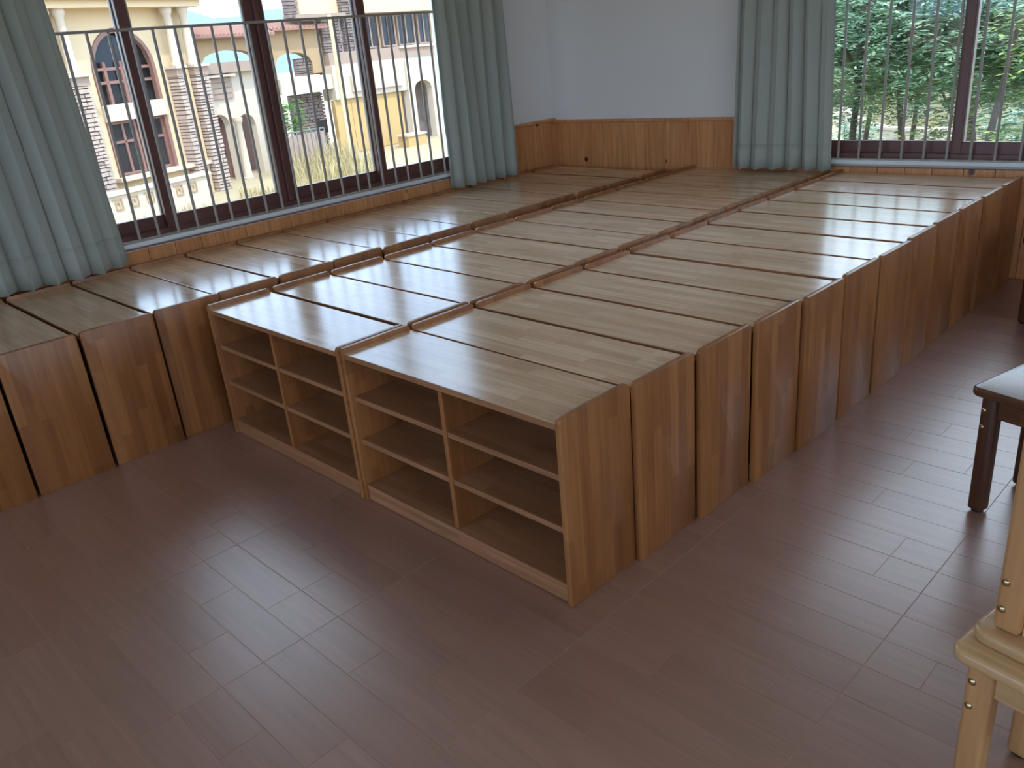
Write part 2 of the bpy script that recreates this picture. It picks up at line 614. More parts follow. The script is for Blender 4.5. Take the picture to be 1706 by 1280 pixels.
LM = Matrix(((0, -1, 0, XL), (1, 0, 0, 0), (0, 0, 1, 0), (0, 0, 0, 1)))   # (a, d, z) -> x = XL - d, y = a
window('window_1', 'brown sliding window behind steel bars, village houses outside', LM, WY0, WY1, 0.675, WZ1, [(1.165, 1.195)], [0.455, 1.885], depth=0.0)
window('window_2', 'brown sliding window behind steel bars, trees outside', FM, FX0, FX1, 0.635, 2.58, [(0.86, 0.95)], [-0.365, 1.2], depth=0.0)
RM = Matrix(((0, 1, 0, XR), (1, 0, 0, 0), (0, 0, 1, 0), (0, 0, 0, 1)))
BM = Matrix(((1, 0, 0, 0), (0, -1, 0, YB), (0, 0, 1, 0), (0, 0, 0, 1)))
window('added_window_back', 'wide brown window added behind the viewer to light the room', BM, -2.6, 3.8, 0.70, 2.6, [(-0.5, -0.4), (1.6, 1.7)], [-1.5, 0.6, 2.7], depth=0.06)  # unseen window, added as fill light from behind the camera
window('added_window_right', 'wide brown window added in the right wall to light the room', RM, -2.9, 1.7, 0.90, 2.6, [(-0.65, -0.55)], [-1.75, 0.55], depth=0.06)  # unseen window, added as fill light from the right

# sills and the wainscot
s1 = MB().box(XL - 0.005, -3.108, WY0 - 0.05, WY1 + 0.03, 0.662, 0.684).build('trim_1', M_SILL, bevel=0.004)
tag(s1, 'white sill slab under the left barred window', kind='structure')
s2 = MB().box(FX0 - 0.03, FX1 + 0.03, -0.075, 0.005, 0.614, 0.638, M=FM).build('trim_2', M_SILL, bevel=0.004)
tag(s2, 'white sill slab under the window with trees', kind='structure')

def wainscot(name, label, M, a0, a1, z1, d, w, cap=True, z0=0.0):
    """tongue-and-groove planks standing side by side, each its own piece; d = thickness into the room (negative wall depth)"""
    r = random.Random(int(name.split('_')[1]))
    root = tag(empty(name), label, kind='structure')
    MB().box(a0, a1, -d * 0.6, -0.001, z0, z1 - 0.02, M=M).build('backing', M_PINE, root)
    a = a0
    while a < a1 - 0.01:
        b = min(a1, a + w * r.uniform(0.92, 1.08))
        mb = MB().box(a + 0.0010, b - 0.0010, -d, -d * 0.55, z0, z1 - 0.018)
        me = mb.mesh('plank', M_PINE, bevel=0.0025, seg=1)
        o = link('plank', me, root)
        o.matrix_local = M
        a = b
    if cap:
        c = MB().box(a0, a1, -d - 0.012, -0.001, z1 - 0.022, z1).mesh('cap_rail', M_PINE, bevel=0.005)
        o = link('cap_rail', c, root)
        o.matrix_local = M
    return root
wainscot('trim_3', 'knotty pine wainscot along the far wall', FM, -3.205, FX0, 0.892, 0.022, 0.125)
wainscot('trim_4', 'pine wainscot on the left wall beside the corner', LM, WY1 + 0.03, 3.522, 0.905, 0.02, 0.11)
wainscot('trim_5', 'strip of pine boards under the left window sill', LM, WY0 - 0.05, WY1 + 0.03, 0.662, 0.078, 0.14, cap=False)
wainscot('trim_6', 'strip of dark pine boards under the right window sill', FM, FX0, FX1, 0.613, 0.05, 0.16, cap=False)
wainscot('trim_7', 'pine wainscot on the left wall near the big curtain', LM, YB + 0.02, WY0 - 0.05, 0.905, 0.02, 0.12)

# ------------------------------------------------------------------ window bars
def bars(name, label, M, xs, z0, z1, d, rail=True):
    root = tag(empty(name), label, 'window bars')
    for x in xs:
        o = link('bar', bar_mesh(z0, z1), root)
        o.matrix_local = M @ Matrix.Translation((x, d, 0))
    if rail:
        o = link('top_rail', MB().box(xs[0] - 0.15, xs[-1] + 0.02, -0.010, 0.010, z1, z1 + 0.014).mesh('top_rail', M_BAR, bevel=0.004), root)
        o.matrix_local = M @ Matrix.Translation((0, d, 0))
        o = link('bottom_rail', MB().box(xs[0] - 0.15, xs[-1] + 0.02, -0.010, 0.010, z0, z0 + 0.006).mesh('bottom_rail', M_BAR), root)
        o.matrix_local = M @ Matrix.Translation((0, d, 0))
    return root
_bm = {}
def bar_mesh(z0, z1):
    k = (z0, z1)
    if k not in _bm:
        _bm[k] = MB().tube((0, 0, z0), (0, 0, z1), 0.0075, n=10).mesh('bar', M_BAR, smooth=True)
    return _bm[k]
ly = [-0.20, -0.095, 0.010, 0.117, 0.227, 0.330, 0.437, 0.548, 0.662, 0.752, 0.861, 0.968, 1.072, 1.180, 1.283, 1.392, 1.498, 1.617, 1.700, 1.807, 1.912, 2.013, 2.121, 2.222, 2.33, 2.44, 2.55]
bars('window_bars', 'row of upright steel bars with a top rail inside the left window', LM, ly, 0.684, 1.682, -0.078)
rx = [-1.008 + 0.1215 * k for k in range(-1, 21)]
bars('window_bars', 'upright steel bars inside the window with the trees', FM, rx, 0.638, 1.66, -0.030)

# ------------------------------------------------------------------ curtains
def curtain(name, label, a0b, a1b, a0t, a1t, zb, zt, M, folds, amp, seed, lead=None, pinch=0.0):
    """pleated cloth between bottom span a0b..a1b and top span a0t..a1t; M maps (a, d, z), d negative = into the room"""
    r = random.Random(seed)
    nu, nv = folds * 14, 28
    ph = [r.uniform(-0.35, 0.35) for _ in range(folds + 2)]
    am = [r.uniform(0.65, 1.15) for _ in range(folds + 2)]
    vs, fs = [], []
    for j in range(nv + 1):
        v = j / nv
        z = zb + (zt - zb) * v
        for i in range(nu + 1):
            u = i / nu
            k = u * folds
            ki = int(k)
            wv = math.sin(2 * math.pi * k + ph[ki] * (1 - v) * math.sin(math.pi * (k - ki)))
            A = amp * am[ki] * (0.75 + 0.35 * (1 - v))
            aa = (a0b + (a1b - a0b) * u) * (1 - v) ** 1.0 + (a0t + (a1t - a0t) * u) * (1 - (1 - v) ** 1.0)
            dd = A * wv + 0.012 * math.sin(9 * u + 4 * v + seed)
            aa += 0.35 * A * math.sin(4 * math.pi * k + 0.6)
            if lead:
                e = max(0.0, (u - lead[0]) / (1 - lead[0]))
                dd = dd * (1 - 0.8 * e) + lead[1] * e
            zz = z + (0.006 * math.sin(2 * math.pi * k + 1.0) if j == 0 else 0)
            vs.append(M @ Vector((aa, dd, zz)))
    for j in range(nv):
        for i in range(nu):
            a = j * (nu + 1) + i
            fs.append((a, a + 1, a + nu + 2, a + nu + 1))
    root = tag(empty(name), label, 'curtain')
    mb = MB().add(vs, fs)
    o = mb.build('cloth', M_CURT, root, smooth=True)
    md = o.modifiers.new('thickness', 'SOLIDIFY')
    md.thickness = 0.003
    # hem band at the bottom, heading tape at the top
    for nm, za, zb_, off in (('hem', 0, 2, -0.0035), ('heading', nv - 1, nv, -0.0035)):
        hv, hf = [], []
        for j in range(za, zb_ + 1):
            for i in range(nu + 1):
                p = Vector(vs[j * (nu + 1) + i])
                hv.append(p + (M.to_3x3() @ Vector((0, off, 0))))
        w_ = nu + 1
        for j in range(zb_ - za):
            for i in range(nu):
                a = j * w_ + i
                hf.append((a, a + 1, a + w_ + 1, a + w_))
        h = MB().add(hv, hf).build(nm, M_CURT, root, smooth=True)
        h.modifiers.new('thickness', 'SOLIDIFY').thickness = 0.002
    return root
LMc = LM @ Matrix.Translation((0, -0.150, 0))
curtain('curtain', 'wide sage-green curtain hanging left of the barred window', -1.30, 0.125, -1.36, 0.025, 0.592, 2.72, LMc, 13, 0.034, 3, lead=(0.87, 0.050))
curtain('curtain', 'sage-green curtain gathered between the left window and the corner', 2.325, 2.93, 2.29, 2.93, 0.588, 2.72, LMc, 6, 0.030, 8)
FMc = FM @ Matrix.Translation((0, -0.125, 0))
curtain('curtain', 'sage-green curtain on the far wall beside the tree window', -1.665, -1.015, -1.600, -1.085, 0.586, 2.72, FMc, 6, 0.032, 21)
for nm, lab, M, a, b in (('curtain_rail', 'curtain rail above the left window', LMc, -1.4, 3.1), ('curtain_rail', 'curtain rail above the window with trees', FMc, -1.8, 1.9)):
    root = tag(empty(nm), lab, 'curtain rail')
    MB().box(a, b, -0.012, 0.012, 2.725, 2.75, M=M).build('rail', M_SILL, root, bevel=0.004)
    for k in range(4):
        x = a + 0.2 + (b - a - 0.4) * k / 3
        MB().box(x - 0.012, x + 0.012, -0.008, 0.124, 2.75, 2.765, M=M).build('bracket', M_SILL, root)

# ------------------------------------------------------------------ shelf cabinets
CH = 0.581      # height of the side panels
CT = 0.020      # board thickness
CD = 0.288      # depth
LIP = 0.017     # side panels stand above the top board
def cabinet_parts(W):
    P = {}
    prof = rrect(0, CD, 0, CH)
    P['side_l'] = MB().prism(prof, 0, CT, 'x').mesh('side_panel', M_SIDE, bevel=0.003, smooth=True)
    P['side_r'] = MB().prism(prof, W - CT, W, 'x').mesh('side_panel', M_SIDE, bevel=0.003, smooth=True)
    zt = CH - LIP
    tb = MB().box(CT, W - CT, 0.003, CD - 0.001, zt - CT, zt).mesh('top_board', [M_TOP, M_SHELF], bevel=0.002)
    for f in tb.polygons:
        f.material_index = 0 if f.normal.z > 0.5 else 1  # only the upward face takes the sheen-lightened colour
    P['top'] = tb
    P['bottom'] = MB().box(CT, W - CT, 0.006, CD - 0.008, 0.045, 0.063).mesh('bottom_board', M_SHELF, bevel=0.0015)
    P['plinth'] = MB().box(CT, W - CT, 0.008, 0.024, 0.002, 0.045).mesh('plinth', M_SHELF, bevel=0.0015)
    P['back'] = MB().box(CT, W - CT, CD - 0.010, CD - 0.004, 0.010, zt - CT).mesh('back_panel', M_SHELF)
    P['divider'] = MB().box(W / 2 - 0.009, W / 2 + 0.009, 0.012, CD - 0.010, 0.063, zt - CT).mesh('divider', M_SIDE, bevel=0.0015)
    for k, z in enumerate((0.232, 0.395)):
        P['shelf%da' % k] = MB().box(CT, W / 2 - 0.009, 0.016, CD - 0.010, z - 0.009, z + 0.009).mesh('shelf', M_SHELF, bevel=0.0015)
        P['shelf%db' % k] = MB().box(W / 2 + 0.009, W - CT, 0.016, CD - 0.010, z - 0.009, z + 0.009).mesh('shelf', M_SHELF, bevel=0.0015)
    return P
NAMES = {'side_l': 'side_panel', 'side_r': 'side_panel', 'top': 'top_board', 'bottom': 'bottom_board', 'plinth': 'plinth', 'back': 'back_panel', 'divider': 'divider'}
def cabinet_proto(P):
    root = empty('shelf_cabinet')
    for k, me in P.items():
        link(NAMES.get(k, 'shelf'), me, root)
    return root
ORD = ['nearest', 'second', 'third', 'fourth', 'fifth', 'sixth', 'seventh', 'eighth', 'ninth', 'tenth', 'eleventh', 'twelfth', 'thirteenth', 'fourteenth', 'fifteenth']
def row(proto, xs, ys, where, group, first=None):
    n = len(ys)
    for k in range(1, n):
        ys[k] = max(ys[k], ys[k - 1] + 0.2935)
    for k in range(n):
        o = proto if k == 0 else copy_tree(proto)
        o.location = (xs[k], ys[k], 0)
        o.rotation_euler = (0, 0, rnd.uniform(-0.002, 0.002))
        if k == 0 and first:
            lab = first
        elif k == n - 1:
            lab = 'wooden cabinet at the far end of the %s, against the wall' % where
        else:
            lab = '%s wooden cabinet from the near end of the %s' % (ORD[k], where)
        tag(o, lab, 'cabinet', group)
S = 0.9375
# right row: front edges of the cabinets and their sideways steps, measured joint by joint
jc = [0.0, .312, .635, .958, 1.279, 1.616, 1.942, 2.274, 2.604, 2.931, 3.262, 3.59]
xc = [-.016, .002, .016, .032, .046, .040, .044, .030, .020, .020, .020, .018]
WC = 0.990
row(cabinet_proto(cabinet_parts(WC)), [-WC + x * S for x in xc], [y * S + 0.002 for y in jc], 'right row beside the aisle', 'cabinets of the right row beside the aisle',
    'open six-cubby wooden cabinet at the near corner of the right row')
jb = [-.001, .325, .643, .962, 1.286, 1.613, 1.931, 2.258, 2.584, 2.906, 3.228, 3.55]
xb = [.012, .016, .026, .036, .026, .020, .026, .015, .005, .0, .0, .0]
WB_ = 0.966
row(cabinet_proto(cabinet_parts(WB_)), [-1.987 + x * S for x in xb], [y * S + 0.002 for y in jb], 'middle row', 'cabinets of the middle row',
    'open six-cubby wooden cabinet at the near end of the middle row')
ja = [-1.140, -.822, -.498, -.178, .135, .457, .774, 1.074, 1.386, 1.713, 2.02, 2.345, 2.669, 2.992, 3.33]
xa = [-.006, -.008, -.010, -.025, -.033, -.031, -.037, -.014, -.010, -.017, -.021, -.033, -.02, -.01, -.0]
WA_ = 0.985
row(cabinet_proto(cabinet_parts(WA_)), [-2.095 - WA_ + x * S + 0.012 for x in xa], [y * S + 0.002 for y in ja], 'left row under the window', 'cabinets of the left row under the window',
    'nearest wooden cabinet of the left row, cut by the photo edge')

# ------------------------------------------------------------------ stools
def rounded_slab(w, d, z0, z1, rc=0.03, ed=0.010, mat=None):
    pts = []
    for cx, cy, a0 in ((w - rc, rc, -90), (w - rc, d - rc, 0), (rc, d - rc, 90), (rc, rc, 180)):
        for i in range(6):
            a = math.radians(a0 + 90 * i / 5)
            pts.append((cx + rc * math.cos(a), cy + rc * math.sin(a)))
    return MB().prism(pts, z0, z1, 'z').mesh('seat', mat, bevel=ed, seg=3, smooth=True)
SH = 0.42
SW = 0.34
def stool_parts(mx, mz):
    P = [('seat', rounded_slab(SW, SW, SH - 0.028, SH, mat=mx))]
    e, t = 0.026, 0.046
    leg = MB().box(0, t, 0, t, 0.006, SH - 0.028).mesh('leg', mz, bevel=0.010, seg=3, smooth=True)
    pad = MB().tube((t / 2, t / 2, 0), (t / 2, t / 2, 0.006), 0.017, n=12).mesh('foot_pad', M_FOOT)
    spots = [(e, e), (SW - e - t, e), (e, SW - e - t), (SW - e - t, SW - e - t)]
    bolt = MB().lathe([(0.0075, 0), (0.0075, 0.0015), (0.005, 0.004), (0.002, 0.005)], n=12).mesh('bolt', M_BOLT, smooth=True)
    return P, leg, pad, bolt, spots, e, t
def stool_proto(mx, mz):
    P, leg, pad, bolt, spots, e, t = stool_parts(mx, mz)
    root = empty('wooden_stool')
    for n, me in P:
        link(n, me, root)
    for k, (x, y) in enumerate(spots):
        L = link('leg', leg, root)
        L.location = (x, y, 0)
        link('foot_pad', pad, L)
        for dz in (0.045, 0.10):
            b = link('bolt', bolt, L)
            near = y < SW / 2
            b.rotation_euler = (math.pi / 2 if near else -math.pi / 2, 0, 0)
            b.location = (0.013 if x < SW / 2 else t - 0.013, 0.0005 if near else t - 0.0005, SH - 0.028 - dz)
    az0, az1 = SH - 0.028 - 0.068, SH - 0.028
    for nm, bx in (('apron', (e + t, SW - e - t, e + 0.012, e + 0.032)), ('apron', (e + t, SW - e - t, SW - e - 0.032, SW - e - 0.012)),
                   ('apron', (e + 0.012, e + 0.032, e + t, SW - e - t)), ('apron', (SW - e - 0.032, SW - e - 0.012, e + t, SW - e - t))):
        MB().box(bx[0], bx[1], bx[2], bx[3], az0, az1).build(nm, mx, root, bevel=0.002)
    return root
s0 = stool_proto(M_DARK, M_STOOL_BACKLIT_Z)
s1_ = stool_proto(M_STOOL, M_STOOL_Z)
def place(o, corner, rz, label, flip=False):
    tag(o, label, 'stool', 'wooden stools in the aisle')
    o.rotation_euler = (0, 0, math.radians(rz))
    o.location = corner
    return o
place(s0, (0.600, 1.112, 0), -14, 'wooden stool with backlit shade in its colour, standing alone beside the right row')
place(s1_, (0.945, -0.056, 0), -9, 'light wooden stool upright beneath an upturned one at the right edge')
place(copy_tree(s0), (0.222, 2.955, 0), -8, 'wooden stool with backlit shade in its colour, farthest down the aisle near the tree window')
up = copy_tree(s1_)
tag(up, 'light wooden stool lying upturned with its legs pointing up', 'stool', 'wooden stools in the aisle')
# upside down on top of the other one: seat face down at z = SH
R = Matrix.Rotation(math.radians(-10), 4, 'Z') @ Matrix.Translation((0, SW, 2 * SH)) @ Matrix.Rotation(math.pi, 4, 'X')
up.matrix_world = Matrix.Translation((0.963, -0.018, 0)) @ R

# ================================================================== outside
M_GROUND = plain('dry_ground', srgb(158, 142, 112), rough=0.95, var=0.25, scale=0.6)
M_CREAM = plain('cream_render', srgb(202, 178, 144), rough=0.9, var=0.05, scale=1.5)
M_PALE = plain('pale_render', srgb(188, 172, 154), rough=0.9, var=0.04, scale=1.5)
M_TAN = plain('tan_render', srgb(160, 132, 100), rough=0.9, var=0.06, scale=1.5)
M_STONE = plain('stone_cladding', srgb(172, 152, 140), rough=0.9, var=0.3, scale=4)
M_STONED = plain('dark_stone_cladding', srgb(120, 104, 98), rough=0.9, var=0.35, scale=4)
M_LEDGE = plain('brown_ledge', srgb(150, 128, 114), rough=0.85, var=0.08, scale=2)
M_WFRAME = plain('brown_window_wood', srgb(128, 92, 82), rough=0.6, var=0.1, scale=3)
M_DGLASS = plain('dark_glass', srgb(48, 46, 48), rough=0.12, var=0.4, scale=1.2, spec=0.25)
M_ROOF = plain('red_roof_tile', srgb(140, 102, 88), rough=0.85, var=0.15, scale=3)
M_YELLOW = plain('yellow_panel_paint', srgb(178, 146, 96), rough=0.8, var=0.06, scale=1)
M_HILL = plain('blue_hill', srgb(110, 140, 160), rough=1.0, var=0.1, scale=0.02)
M_POLE = plain('pole_paint', srgb(190, 170, 134), rough=0.6, var=0.05)
M_DRYGRASS = plain('dry_grass', srgb(160, 144, 104), rough=0.9, var=0.3, scale=2)
M_METAL = plain('grey_metal', srgb(110, 110, 112), rough=0.5, var=0.05)

gr = MB().box(-400, 400, -300, 500, GROUND - 0.5, GROUND).build('ground', M_GROUND)
tag(gr, 'dry pale ground outside the windows', 'ground', kind='structure')

class Facade:
    """vertical plane outside; u runs along it, n points at the viewer; rectangles are read from photo corners"""
    def __init__(self, A, B):
        self.A = Vector((A[0], A[1], 0))
        self.u = Vector((B[0] - A[0], B[1] - A[1], 0)).normalized()
        self.n = Vector((self.u.y, -self.u.x, 0))
        if self.n.dot(CAM_LOC - self.A) < 0:
            self.n = -self.n
        self.M = Matrix(((self.u.x, -self.n.x, 0, self.A.x), (self.u.y, -self.n.y, 0, self.A.y), (0, 0, 1, 0), (0, 0, 0, 1)))
    def at(self, px, py):
        d = ray(px, py)
        t = self.n.dot(self.A - CAM_LOC) / self.n.dot(d)
        P = CAM_LOC + d * t
        return (P - self.A).dot(self.u), P.z
    def rect(self, tl, br):
        u0, z1 = self.at(*tl)
        u1, z0 = self.at(*br)
        return min(u0, u1), max(u0, u1), min(z0, z1), max(z0, z1)

def fbox(F, r, d0, d1, name, mat, parent, bevel=0.0):
    """box over rect r = (u0,u1,z0,z1); d0..d1 = depth behind the facade plane (negative = towards viewer)"""
    return MB().box(r[0], r[1], d0, d1, r[2], r[3], M=F.M).build(name, mat, parent, bevel=bevel)

def fwindow(F, r, d, parent, cols=2, rows=2, frame=M_WFRAME, w=0.09):
    u0, u1, z0, z1 = r
    mb = MB()
    mb.box(u0, u0 + w, d - 0.06, d + 0.05, z0, z1, M=F.M).box(u1 - w, u1, d - 0.06, d + 0.05, z0, z1, M=F.M)
    mb.box(u0 + w, u1 - w, d - 0.06, d + 0.05, z0, z0 + w, M=F.M).box(u0 + w, u1 - w, d - 0.06, d + 0.05, z1 - w, z1, M=F.M)
    for k in range(1, cols):
        u = u0 + (u1 - u0) * k / cols
        mb.box(u - w / 2, u + w / 2, d - 0.05, d + 0.04, z0 + w, z1 - w, M=F.M)
    for k in range(1, rows):
        z = z0 + (z1 - z0) * (0.62 if rows == 2 else k / rows)
        mb.box(u0 + w, u1 - w, d - 0.05, d + 0.04, z - w / 2, z + w / 2, M=F.M)
    f = mb.build('window', frame, parent)
    for k in range(cols):
        a, b = u0 + (u1 - u0) * k / cols, u0 + (u1 - u0) * (k + 1) / cols
        fbox(F, (a + w / 2, b - w / 2, z0 + w / 2, z1 - w / 2), d, d + 0.02, 'pane', M_DGLASS, f)
    return f

def stones(F, r, d, parent, mat, h=0.13, seed=1, depth=0.35):
    """uneven stone courses on the front and side of a pier, joined: each stone only a few pixels high"""
    rr = random.Random(seed)
    mb = MB()
    u0, u1, z0, z1 = r
    mb.box(u0 + 0.05, u1 - 0.05, d + 0.06, d + depth, z0, z1, 1, M=F.M)
    z = z0
    while z < z1 - 0.02:
        hh = min(z1 - z, h * rr.uniform(0.7, 1.3))
        u = u0
        while u < u1 - 0.02:
            ww = min(u1 - u, rr.uniform(0.25, 0.6))
            if u1 - u - ww < 0.1:
                ww = u1 - u
            p = rr.uniform(0.0, 0.07)
            mb.box(u + 0.015, u + ww - 0.015, d - p, d + depth - 0.05, z + 0.018, z + hh - 0.018, M=F.M)
            u += ww
        z += hh
    o = mb.build('stone_cladding', [mat, M_STONED], parent)
    o['kind'] = 'stuff'
    return o

def arch_profile(u0, u1, z0, zs, n=14, rise=None):
    """opening outline: straight jambs to zs then a round head"""
    c = (u0 + u1) / 2
    r = (u1 - u0) / 2
    rise = r if rise is None else rise
    pts = [(u0, z0), (u1, z0)]
    for i in range(n + 1):
        a = math.pi * i / n
        pts.append((c + r * math.cos(a), zs + rise * math.sin(a)))
    return pts

def arch_slab(F, prof, d0, d1, name, mat, parent):
    mb = MB()
    n = len(prof)
    vs = [F.M @ Vector((p[0], d0, p[1])) for p in prof] + [F.M @ Vector((p[0], d1, p[1])) for p in prof]
    fs = [(i, (i + 1) % n, (i + 1) % n + n, i + n) for i in range(n)] + [tuple(range(n)), tuple(range(2 * n - 1, n - 1, -1))]
    mb.add(vs, fs)
    return mb.build(name, mat, parent)

def arch_ring(F, u0, u1, z0, zs, w, d0, d1, name, mat, parent, rise=None, n=14):
    """frame around an arched opening"""
    outer = arch_profile(u0, u1, z0, zs, n, rise)[2:]
    c, r = (u0 + u1) / 2, (u1 - u0) / 2
    rise = r if rise is None else rise
    inner = [(c + (p[0] - c) * (r - w) / r, zs + (p[1] - zs) * (rise - w) / rise) for p in outer]
    outer = [(u1, z0)] + outer + [(u0, z0)]
    inner = [(u1 - w, z0)] + inner + [(u0 + w, z0)]
    m = len(outer)
    vs = []
    for d in (d0, d1):
        vs += [F.M @ Vector((p[0], d, p[1])) for p in outer] + [F.M @ Vector((p[0], d, p[1])) for p in inner]
    fs = []
    for i in range(m - 1):
        fs += [(i, i + 1, m + i + 1, m + i), (2 * m + i, 3 * m + i, 3 * m + i + 1, 2 * m + i + 1), (i, 2 * m + i, 2 * m + i + 1, i + 1), (m + i, m + i + 1, 3 * m + i + 1, 3 * m + i)]
    return MB().add(vs, fs).build(name, mat, parent)

def wall_with_arches(F, r, arches, d0, d1, name, mat, parent, n=14):
    """slab with arched openings: built as vertical strips so every opening is a real hole"""
    u0, u1, z0, z1 = r
    mb = MB()
    cur = u0
    for (a0, a1, b, zs, rise) in sorted(arches):
        if a0 > cur:
            mb.box(cur, a0, d0, d1, z0, z1, M=F.M)
        c, rad = (a0 + a1) / 2, (a1 - a0) / 2
        if b > z0:
            mb.box(a0, a1, d0, d1, z0, b, M=F.M)
        for i in range(n):
            ua, ub = a0 + (a1 - a0) * i / n, a0 + (a1 - a0) * (i + 1) / n
            za = zs + rise * math.sqrt(max(0, 1 - ((ua - c) / rad) ** 2))
            zb = zs + rise * math.sqrt(max(0, 1 - ((ub - c) / rad) ** 2))
            vs = [F.M @ Vector(p) for p in ((ua, d0, za), (ub, d0, zb), (ub, d0, z1), (ua, d0, z1), (ua, d1, za), (ub, d1, zb), (ub, d1, z1), (ua, d1, z1))]
            mb.add(vs, [(0, 1, 2, 3), (4, 7, 6, 5), (0, 4, 5, 1), (3, 2, 6, 7)])
        cur = a1
    if cur < u1:
        mb.box(cur, u1, d0, d1, z0, z1, M=F.M)
    return mb.build(name, mat, parent)

def tiled_roof(F, r, parent, d0, d1, mat=M_ROOF, pitch=0.22, name='roof_tiles'):
    """sloping roof with rounded ribs running down the slope"""
    u0, u1, z0, z1 = r
    mb = MB()
    n = max(3, int((u1 - u0) / pitch))
    vs = [F.M @ Vector(p) for p in ((u0, d0, z0), (u1, d0, z0), (u1, d1, z1), (u0, d1, z1), (u0, d0, z0 - 0.08), (u1, d0, z0 - 0.08), (u1, d1, z1 - 0.08), (u0, d1, z1 - 0.08))]
    mb.add(vs, [(0, 1, 2, 3), (4, 7, 6, 5), (0, 4, 5, 1), (2, 6, 7, 3), (1, 5, 6, 2), (0, 3, 7, 4)])
    for k in range(n + 1):
        u = u0 + (u1 - u0) * k / n
        mb.tube(F.M @ Vector((u, d0, z0)), F.M @ Vector((u, d1, z1)), 0.055, n=6)
    o = mb.build(name, mat, parent)
    o['kind'] = 'stuff'
    return o

# ---- villa with the arched window (left)
F1 = Facade((-29.127, 8.713), (-30.717, 13.793))
v1 = tag(empty('villa', F1.A), 'cream villa with tall arched window and stone piers', 'building')
v1.location = (0, 0, 0)
gz = GROUND
uL, zcor = F1.at(80, 15)
uR, _ = F1.at(318, 14)
uc0, _ = F1.at(161, 105)
uc1, _ = F1.at(268, 105)
_, zband1 = F1.at(182, 176)
_, zband0 = F1.at(187, 204)
_, zarch = F1.at(213, 44)
_, zsill = F1.at(209, 298)
_, zpier = F1.at(114, 127)
# wall with the tall recess
rise = (uc1 - uc0) / 2
wall_with_arches(F1, (uL - 6, uR - 0.15, gz, zcor + 0.3), [(uc0, uc1, zsill, zarch - rise, rise)], 0.35, 0.75, 'wall', M_CREAM, v1)
arch_ring(F1, uc0 + 0.01, uc1 - 0.01, zsill, zarch - rise, 0.14, 0.30, 0.5, 'arch_frame', M_WFRAME, v1)
arch_slab(F1, arch_profile(uc0, uc1, zsill, zarch - rise), 0.66, 0.70, 'pane', M_DGLASS, v1)
um = (uc0 + uc1) / 2
for u in (uc0 + 0.62, um, uc1 - 0.62):
    fbox(F1, (u - 0.06, u + 0.06, zband1, zarch - rise + 0.25), 0.48, 0.60, 'mullion', M_WFRAME, v1)
for z in (zband1 + 0.72, zarch - rise + 0.02):
    fbox(F1, (uc0 + 0.12, uc1 - 0.12, z - 0.05, z + 0.05), 0.48, 0.60, 'transom', M_WFRAME, v1)
fbox(F1, (uc0 - 0.02, uc1 + 0.02, zband0, zband1), 0.22, 0.60, 'balcony_band', M_PALE, v1)
fwindow(F1, (uc0 + 0.15, um - 0.03, zsill + 0.05, zband0 - 0.02), 0.5, v1)
fwindow(F1, (um + 0.03, uc1 - 0.15, zsill + 0.05, zband0 - 0.02), 0.5, v1)
fbox(F1, (uc0 - 0.25, uR - 0.6, zsill - 0.10, zsill + 0.03), -0.05, 0.6, 'sill_ledge', M_PALE, v1)
fbox(F1, (uL - 6, uR + 0.15, zcor, zcor + 0.22), -0.35, 0.6, 'cornice', M_CREAM, v1)
fbox(F1, (uL - 6, uR + 0.35, zcor + 0.22, zcor + 0.40), -0.55, 0.6, 'cornice', M_CREAM, v1)
tiled_roof(F1, (uL - 6, uR + 0.3, zcor + 0.42, zcor + 1.6), v1, -0.5, 2.5)
def column(F, u, z0, z1, r, parent, d=0.0):
    c = F.M @ Vector((u, d, z0))
    h = z1 - z0
    MB().lathe([(r * 1.45, 0), (r * 1.45, 0.08), (r * 1.2, 0.10), (r * 1.15, 0.18), (r, 0.22), (r * 0.86, h - 0.28), (r * 1.05, h - 0.22), (r * 1.3, h - 0.12), (r * 1.3, h)], c=c, n=18).build('column', M_PALE, parent, smooth=True)
ua, _ = F1.at(108, 70)
ub0, _ = F1.at(284, 60)
ub1, _ = F1.at(310, 55)
for u in (ua - 0.55, ua, ub0, ub1):
    column(F1, u, zpier + 0.02, zcor, 0.17, v1, d=-0.02)
for (a, b, sd) in ((ua - 0.85, ua + 0.38, 5), (ub0 - 0.28, ub0 + 0.12, 6), (ub1 - 0.18, ub1 + 0.50, 7)):
    fbox(F1, (a - 0.05, b + 0.05, zpier - 0.06, zpier + 0.03), -0.30, 0.45, 'pier_cap', M_PALE, v1)
    fbox(F1, (a, b, zpier - 0.34, zpier - 0.06), -0.20, 0.40, 'pier_neck', M_LEDGE, v1)
    stones(F1, (a, b, gz, zpier - 0.34), -0.15, v1, M_STONE, seed=sd, depth=0.55)
fbox(F1, (ub0 + 0.14, ub1 - 0.20, gz, zpier - 0.1), 0.1, 0.5, 'pier_core', M_CREAM, v1)
